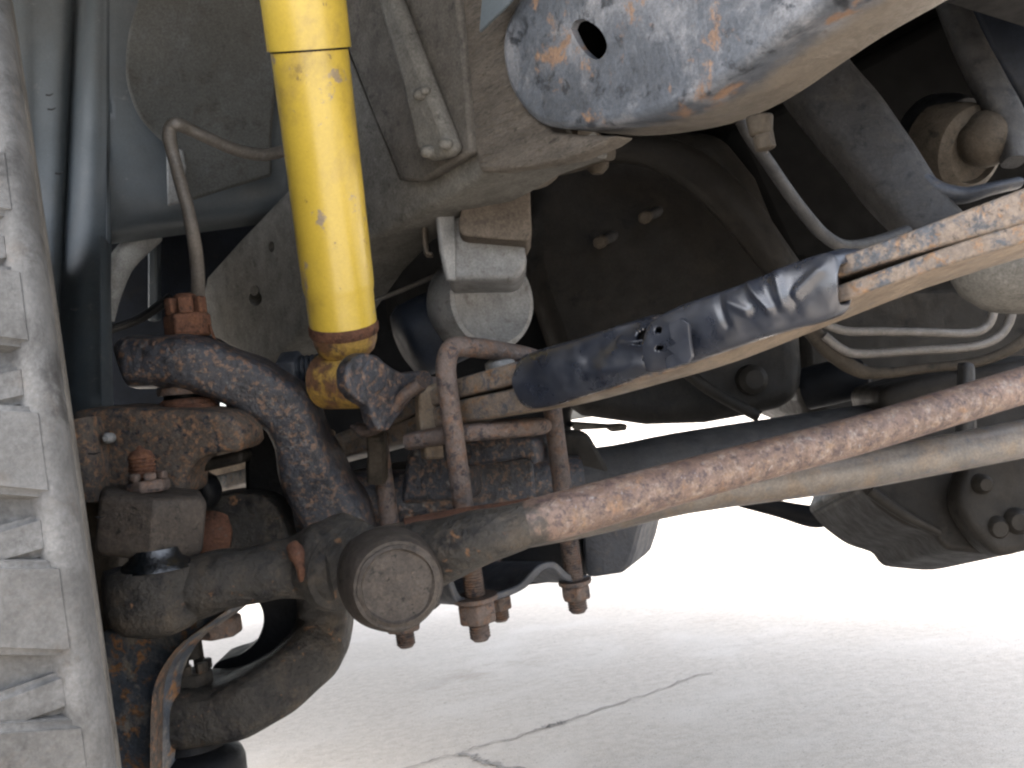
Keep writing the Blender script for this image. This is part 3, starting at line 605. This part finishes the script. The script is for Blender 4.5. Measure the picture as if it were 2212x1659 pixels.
mk('under_lip', slab([(440, 990), (524, 972), (526, 1000), (440, 1020), (400, 1025), (412, 1004)], P(470, 1000, .77), CF, .03), M['dark'], kn, .004)
mk('steering_arm_eye', hexnut(P(320, 1192, .685), (CUP * .995 + CR * .09).normalized(), px(124, .685), px(133, .685), ph=.05), M['cap'], kn, .003, 3)
mk('lower_casting', slab(smoothline([(220, 1362), (290, 1372), (335, 1371), (385, 1350), (439, 1322), (486, 1306)], 3) + smoothline([(498, 1322), (460, 1351), (409, 1385), (376, 1422), (354, 1465), (345, 1505), (342, 1590), (342, 1700)], 4) + [(250, 1700)], P(330, 1450, .70), (CF * .97 + CR * .2).normalized(), .03), M['speckle_blue'], kn, .004, 3)
mk('casting_rim', limb([(496, 1313, .69, 3, .012), (460, 1340, .69, 3, .012), (409, 1376, .69, 3, .012), (374, 1416, .69, 3, .012), (350, 1462, .69, 3, .012), (341, 1508, .69, 3, .012), (338, 1600, .69, 3, .012), (338, 1700, .69, 3, .012)], 4, 12), M['speckle_dust'], kn)
mk('stop_bolt', hexnut(P(470, 1332, .74), (CUP * -1 + CR * .12).normalized(), px(50, .74), px(42, .74), ph=.4), M['bolt'], kn, .002)
mk('stop_stem', lathe(P(414, 1420, .75), ua, [(px(26, .75), 0), (px(24, .75), px(50, .75))], 18), M['dark'], kn)
mk('hub_casting', slab(smoothline([(430, 1075), (480, 1068), (540, 1066), (580, 1080), (608, 1118), (624, 1175), (610, 1215)], 4) + [(430, 1215)], P(520, 1140, .82), (CF + CR * .1).normalized(), .06), M['grease'], kn, .012, 4)
rp = mk('rust_patch', wobble(limb([(470, 1110, .808, 26, .006), (462, 1150, .804, 40, .010), (452, 1190, .80, 34, .009), (440, 1215, .80, 20, .006)], 5, 18), .004, 60), M['rust'], kn)
mk('cable_stub', limb([(402, 1052, .80, 22, .014), (440, 1040, .80, 24, .014), (456, 1066, .80, 22, .014), (452, 1090, .80, 14, .012)], 4, 14), M['black'], kn)

# lower ball joint
lj = thing('lower_ball_joint', 'black lower ball joint with nut above and rubber boot at the bottom edge', 'ball joint', P(430, 1560, .75))
mk('nut', castle(P(420, 1478, .745), ua, px(44, .745), px(50, .745), ph=.1), M['grease'], lj, .0015)
mk('boot', lathe(P(412, 1588, .745), ua * -1, [(px(66, .745), 0), (px(70, .745), px(10, .745)), (px(74, .745), px(22, .745)), (px(68, .745), px(26, .745)), (px(88, .745), px(34, .745)), (px(104, .745), px(44, .745)), (px(110, .745), px(60, .745)), (px(110, .745), px(130, .745))], 40), M['black'], lj)

# ------------------------------------------------------------------ tie rod
tr = thing('tie_rod', 'straight grey brown tie rod with a greasy black ball joint end by the tire', 'tie rod', P(900, 1190, .70))
mk('tube', tube([(690, 1216, .705, 50), (860, 1180, .715, 50), (1050, 1148, .725, 50), (1259, 1113, .735, 48), (1480, 1064, .75, 46), (1805, 1022, .775, 43), (2000, 988, .79, 42), (2212, 948, .81, 41), (2500, 895, .83, 40), (2900, 821, .87, 38), (3400, 729, .92, 36)], 4, 28), M['tie'], tr)
mk('red_band', tube([(880, 1172, .712, 53), (1000, 1150, .718, 53), (1080, 1138, .722, 52), (1150, 1126, .727, 51)], 4, 28), M['rust'], tr)
te = mk('rod_end', wobble(limb([(400, 1276, .675, 66, .022), (450, 1262, .675, 66, .024), (520, 1246, .68, 62, .024), (590, 1232, .685, 60, .024), (640, 1224, .69, 66, .026), (680, 1216, .69, 82, .03), (705, 1212, .69, 88, .032), (722, 1210, .69, 84, .03)], 5, 26, .9), .0025, 40), M['grease'], tr)
mk('ball_housing', wobble(lathe(P(330, 1215, .672), ua * -1, [(px(66, .67), 0), (px(98, .67), px(6, .67)), (px(106, .67), px(24, .67)), (px(106, .67), px(85, .67)), (px(98, .67), px(118, .67)), (px(80, .67), px(140, .67)), (px(50, .67), px(152, .67))], 44), .0015, 40), M['grease'], tr)
mk('grease_boot', lathe(P(338, 1228, .664), ua, [(px(78, .665), 0), (px(70, .665), px(14, .665)), (px(56, .665), px(24, .665)), (px(50, .665), px(44, .665))], 36), M['wet'], tr)
mk('stud', thread(P(312, 1060, .68), ua, px(29, .68), px(76, .68), .0025), M['rust'], tr)
mk('stud_tip', lathe(P(304, 986, .68), ua, [(px(29, .68), -.001), (px(22, .68), px(10, .68)), (px(8, .68), px(16, .68)), (px(3, .68), px(24, .68))], 20), M['rust'], tr)
mk('stud_nut', castle(P(322, 1062, .678), ua, px(46, .68), px(42, .68), ph=.7), M['bolt'], tr, .0015)
mk('clamp_ring', wobble(limb([(712, 1212, .69, 96, .034), (730, 1215, .685, 104, .036), (748, 1222, .68, 98, .034)], 4, 28), .004, 60), M['grease'], tr)
mk('chipped_patch', wobble(limb([(630, 1178, .662, 12, .003), (640, 1198, .658, 19, .005), (648, 1224, .657, 12, .005), (652, 1254, .659, 6, .003)], 4, 12), .002, 80), M['rust'], tr)

# ------------------------------------------------------------------ drag link
dl_ = thing('drag_link', 'thick brown rusted steering link with a round dirty joint cap', 'drag link', P(1500, 1060, .65))
cd = .615; ca_ = (CF * -1 + CR * .30 + CUP * .04).normalized()
cc = P(858, 1264, cd)
mk('joint_body', wobble(lathe(cc + ca_ * -.042, ca_, [(px(92, .65), -.012), (px(108, .65), 0), (px(110, .65), .018), (px(104, .64), .034), (px(99, .62), .041), (px(94, .62), .044)], 56), .0012, 40), M['cap'], dl_)
mk('joint_cap', wobble(lathe(cc + ca_ * -.001, ca_, [(px(90, .615), -.004), (px(87, .615), .0045), (px(80, .615), .0055), (px(74, .615), .002), (px(66, .615), .001), (px(40, .615), .0014), (px(12, .615), .0008)], 56), .0013, 110), M['cap'], dl_)
mk('forged_neck', wobble(limb([(830, 1222, .668, 70, .016), (900, 1206, .664, 78, .019), (970, 1184, .652, 68, .019), (1050, 1158, .636, 60, .018), (1100, 1144, .635, 54, .0158), (1140, 1132, .635, 49, .0142)], 6, 28), .0012, 40), M['grease'], dl_)
mk('tube', tube([(1040, 1160, .636, 50), (1190, 1118, .635, 50.5), (1244, 1104, .637, 50.5), (1400, 1061, .65, 48), (1550, 1020, .665, 45), (1686, 984, .68, 43), (1850, 941, .70, 42), (2030, 887, .72, 41), (2212, 832, .74, 40), (2400, 775, .76, 39), (2900, 625, .82, 37), (3300, 505, .87, 35)], 5, 32), M['rod'], dl_)

# ------------------------------------------------------------------ bump stop, canister
bs_ = thing('bump_stop', 'tan dusty bump stop cup clamped over a grey block under the frame', 'bump stop', P(1050, 500, .88))
n1 = (CF * 1 + CR * .0 - CUP * .1).normalized()
cup = smoothline([(1004, 412), (1014, 392), (1040, 380), (1075, 390), (1120, 400), (1145, 398)], 3) + [(1146, 440), (1149, 500)] + smoothline([(1140, 520), (1090, 517), (1040, 512), (1002, 508), (990, 490), (996, 450)], 3)
mk('cup', slab(cup, P(1070, 450, .855), n1, .06), M['tan'], bs_, .006, 4)
mk('cup_lip', limb([(1008, 400, .853, 9, .01), (1040, 384, .85, 10, .012), (1090, 392, .85, 8, .012), (1150, 396, .86, 8, .012), (1188, 388, .89, 8, .012)], 4, 12), M['tan'], bs_)
blk = [(944, 470), (956, 448), (986, 440), (1010, 470), (1130, 510), (1138, 560), (1132, 590), (1110, 606), (1060, 606), (968, 608), (958, 560)]
mk('block', slab(blk, P(1050, 540, .875), n1, .06), M['grey'], bs_, .008, 4)
mk('cheek', slab([(944, 452), (984, 438), (988, 606), (968, 606), (954, 540)], P(965, 520, .866), (CF * .8 - CR * .5).normalized(), .006), M['white'], bs_, .002)
mk('strap', limb([(930, 460, .9, 9, .01), (918, 490, .9, 7, .01), (922, 545, .9, 7, .01), (934, 550, .9, 6, .008)], 3, 10), M['tan'], bs_)
cn = thing('canister', 'dark blue cylindrical canister with pale grey rounded end, behind the bump stop', 'canister', P(950, 700, 1.0))
mk('barrel', lathe(P(890, 738, .99), (CR * .86 + CUP * .42 + CF * .25).normalized(), [(px(40, 1), -.012), (px(70, 1), -.008), (px(82, 1), 0), (px(84, 1), .02), (px(84, 1), .10)], 48), M['navy'], cn)
mk('end_cap', lathe(P(1062, 648, .95), (CF * -.82 + CR * .56 + CUP * .08).normalized(), [(px(60, .96), -.05), (px(104, .96), -.044), (px(110, .96), -.036), (px(111, .96), -.004), (px(106, .96), .002), (px(96, .96), .003), (px(60, .96), -.006), (px(20, .96), -.008)], 56), M['grey'], cn)
pl_ = tag(mk('brake_line', tube([(740, 668, 1.0, 5), (830, 642, 1.0, 5), (950, 592, 1.02, 5), (1040, 560, 1.04, 5)], 4, 10), M['hose']), 'thin tan metal line running up above the dark blue canister', 'brake line')

# ------------------------------------------------------------------ engine: sump panel, pipes, arms, differential
en = thing('engine_sump', 'large dark oily engine sump with two small bolts, behind the leaf spring', 'engine sump', P(1430, 620, 1.2))
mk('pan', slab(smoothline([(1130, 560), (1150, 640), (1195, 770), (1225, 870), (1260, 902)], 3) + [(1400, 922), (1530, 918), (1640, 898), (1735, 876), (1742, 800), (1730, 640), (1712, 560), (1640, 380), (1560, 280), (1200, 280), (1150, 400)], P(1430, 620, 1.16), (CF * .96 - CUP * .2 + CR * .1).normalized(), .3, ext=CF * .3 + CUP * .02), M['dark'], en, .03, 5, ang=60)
for (u, v) in ((1302, 521), (1398, 468)):
    mk('bolt', hexnut(P(u, v, 1.15), (CF * -1 - CR * .35 - CUP * .25).normalized(), px(15, 1.15), .018, ph=.3), M['brown'], en, .002)
    mk('bolt_shank', tube([(u, v, 1.15, 10), (u + 30, v - 14, 1.19, 12)], 1, 14), M['darkgrey'], en)
mk('lower_rib', tube([(1440, 770, 1.12, 12), (1530, 840, 1.10, 13), (1640, 900, 1.09, 13)], 3, 12), M['dark'], en)
mk('boss', lathe(P(1625, 820, 1.12), CF * -1, [(px(34, 1.1), -.01), (px(32, 1.1), .006), (px(20, 1.1), .012)], 22), M['dark'], en)
mk('block', vbox(.72, 1.35, .95, 1.7, .62, 1.0), M['body_and_shade'], en)
mk('bell_housing', slab([(560, 800), (640, 430), (1180, 300), (1300, 700), (1236, 900), (1236, 1080), (560, 1080)], P(960, 620, 1.30), CF, .2), M['black'], en, .02)
mk('cross_shaft', tube([(1740, 840, 1.18, 46), (1850, 815, 1.15, 46), (1860, 813, 1.15, 30)], 2, 22), M['black'], en)
mk('rear_case', slab([(1700, 560), (1990, 600), (2300, 600), (2300, 930), (1900, 960), (1735, 900)], P(1950, 760, 1.28), CF, .3), M['dark'], en, .02)
mk('side_case', slab([(1560, 280), (2300, -120), (2300, 620), (1900, 620), (1700, 580)], P(1900, 350, 1.30), CF, .3), M['body_and_shade'], en, .02)
tag(mk('curved_hose', tube([(1290, 330, 1.12, 20), (1400, 325, 1.10, 36), (1500, 370, 1.08, 44), (1590, 450, 1.06, 44), (1660, 540, 1.05, 40), (1720, 620, 1.05, 36)], 6, 22), M['dark']), 'wide dark hose arching down in front of the engine sump', 'hose')

tp = thing('thin_hose', 'thin grey hose hanging from the frame to the leaf spring at the upper right', 'hose', P(1720, 420, .78))
mk('hose', tube([(1600, 262, .70, 13), (1621, 297, .70, 13.5), (1660, 352, .71, 14), (1705, 418, .72, 14), (1745, 470, .73, 14), (1780, 508, .74, 14), (1825, 532, .75, 14), (1890, 524, .77, 14), (1960, 500, .79, 14)], 6, 14), M['darkgrey'], tp)
tb2 = tag(mk('steel_cable', tube([(1664, 262, .66, 2), (1658, 300, .66, 2), (1656, 330, .67, 2)], 3, 8), M['hose']), 'short thin wire hanging under the frame horn', 'wire')

ha = thing('support_arm', 'broad dark grey support arm slanting down beside the rubber bushing', 'support arm', P(1880, 320, .9))
mk('arm', wobble(limb([(1720, 120, .92, 78, .02), (1790, 210, .9, 80, .022), (1860, 300, .88, 78, .022), (1930, 395, .86, 72, .022), (2000, 480, .84, 62, .02), (2080, 560, .82, 60, .02)], 5, 24, .6), .002, 20), M['darkgrey'], ha)
mk('arm_lip', limb([(1975, 380, .85, 24, .012), (2020, 412, .84, 22, .012), (2080, 422, .83, 18, .012), (2140, 408, .82, 14, .012), (2195, 396, .82, 13, .012)], 5, 16), M['plate'], ha)
bu = thing('engine_mount', 'round brown rubber engine mount with a domed steel centre', 'engine mount', P(2090, 300, .95))
ba = (CF * -1 + CR * .45 - CUP * .35).normalized()
mk('rubber', lathe(P(2010, 310, .98), ba, [(px(60, .98), -.01), (px(104, .98), 0), (px(108, .98), .02), (px(100, .98), .04)], 40), M['black'], bu)
mk('disc', lathe(P(2080, 322, .93), ba, [(px(96, .93), -.03), (px(98, .93), 0), (px(92, .93), .01), (px(70, .93), .016), (px(66, .93), .010)], 40), M['brown'], bu)
bm = bmesh.new(); bmesh.ops.create_uvsphere(bm, u_segments=28, v_segments=16, radius=px(62, .9), matrix=Matrix.Translation(P(2130, 300, .91)) @ Matrix.Scale(1.0, 4))
mk('dome', bm, M['brown'], bu)
mk('strap', limb([(2040, -30, .95, 30, .01), (2090, 90, .93, 34, .01), (2140, 190, .91, 36, .012), (2180, 270, .9, 34, .014), (2190, 350, .89, 22, .012)], 5, 16, .7), M['darkgrey'], bu)
fpn = tag(mk('radiator_shroud', slab([(2080, -60), (2300, -60), (2300, 330), (2212, 215), (2140, 100)], P(2180, 60, 1.0), CF, .03), M['navy'], None, .004), 'dark blue panel in the far upper right corner', 'panel')

tag(mk('steel_pipe', tube([(1760, 690, .92, 9), (1822, 714, .92, 9.5), (1900, 716, .92, 9.5), (2000, 718, .92, 9.5), (2090, 720, .92, 9.5), (2128, 708, .92, 9.5), (2144, 682, .92, 9.5), (2150, 640, .92, 9.5)], 6, 14), M['hose']), 'uppermost of three bent steel pipes under the leaf spring', 'pipe', 'bent pipes under the leaf spring')
tag(mk('steel_pipe', tube([(1780, 725, .93, 10), (1818, 754, .93, 10), (1860, 764, .93, 10), (1980, 757, .93, 10), (2090, 750, .93, 10), (2150, 732, .93, 10), (2180, 695, .93, 10), (2190, 640, .93, 10)], 6, 14), M['hose']), 'middle one of three bent steel pipes under the leaf spring', 'pipe', 'bent pipes under the leaf spring')
tag(mk('steel_pipe', tube([(1740, 700, .94, 18), (1790, 755, .94, 19), (1850, 798, .94, 16), (1910, 806, .94, 12), (2010, 794, .94, 11), (2110, 782, .94, 11), (2190, 750, .94, 12), (2260, 690, .94, 12)], 6, 14), M['brown']), 'lowest and thickest of three bent steel pipes under the leaf spring', 'pipe', 'bent pipes under the leaf spring')
tag(mk('dusty_boot', lathe(P(2200, 560, .74), (CUP * -1 + CF * -.2 + CR * -.1).normalized(), [(px(130, .74), -.03), (px(134, .74), .015), (px(120, .74), .024), (px(80, .74), .034), (px(30, .74), .038)], 40), M['frame']), 'dusty grey rounded boot at the right edge under the leaf spring', 'boot')

df = thing('differential', 'dark bulging differential housing at the lower right behind the tie rod', 'differential', P(2100, 1070, 1.0))
sil = smoothline([(1850, 1040), (1880, 1075), (1903, 1097), (1954, 1131), (2013, 1151), (2032, 1172), (2052, 1187), (2101, 1193), (2174, 1197), (2240, 1180), (2330, 1120)], 3)
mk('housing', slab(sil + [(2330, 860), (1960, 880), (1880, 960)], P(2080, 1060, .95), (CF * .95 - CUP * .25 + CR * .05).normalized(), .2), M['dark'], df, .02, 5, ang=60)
mk('flange', slab(smoothline([(2090, 1010), (2076, 1060), (2080, 1100), (2110, 1150), (2150, 1192), (2200, 1196), (2300, 1150)], 3) + [(2300, 960), (2120, 980)], P(2150, 1080, .915), (CF * .95 - CUP * .2 - CR * .1).normalized(), .03), M['dark'], df, .008, 4)
for (u, v, r_) in ((2120, 1045, 22), (2150, 1140, 28), (2192, 1125, 30)):
    mk('bolt', lathe(P(u, v, .915), CF * -1, [(px(r_, .9), -.004), (px(r_, .9), .004), (px(r_ * .6, .9), .010)], 16), M['dark'], df)
mk('rib', tube([(1880, 1060, .935, 14), (1950, 1110, .93, 12), (2030, 1150, .93, 9)], 4, 14), M['dark'], df)
mk('bracket', slab([(2085, 780), (2110, 785), (2115, 960), (2080, 960)], P(2100, 860, .9), CF, .02), M['darkgrey'], df, .004)
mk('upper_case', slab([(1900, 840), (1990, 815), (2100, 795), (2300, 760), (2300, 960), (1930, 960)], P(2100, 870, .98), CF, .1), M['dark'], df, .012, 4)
tag(mk('dangling_cable', tube([(1600, 1080, 1.25, 16), (1686, 1100, 1.25, 19), (1750, 1115, 1.25, 24), (1785, 1112, 1.25, 24), (1830, 1098, 1.25, 19), (1880, 1072, 1.25, 17), (1930, 1030, 1.25, 16)], 5, 16), M['black']), 'black cable sagging below the tie rod left of the differential', 'cable')
tag(mk('skid_bracket', slab([(1235, 912), (1320, 918), (1356, 916), (1354, 930), (1320, 934), (1316, 926), (1240, 930)], P(1300, 920, 1.3), CF, .05), M['frame'], None, .003), 'small pale bracket edge above the bright gap under the sump', 'bracket')
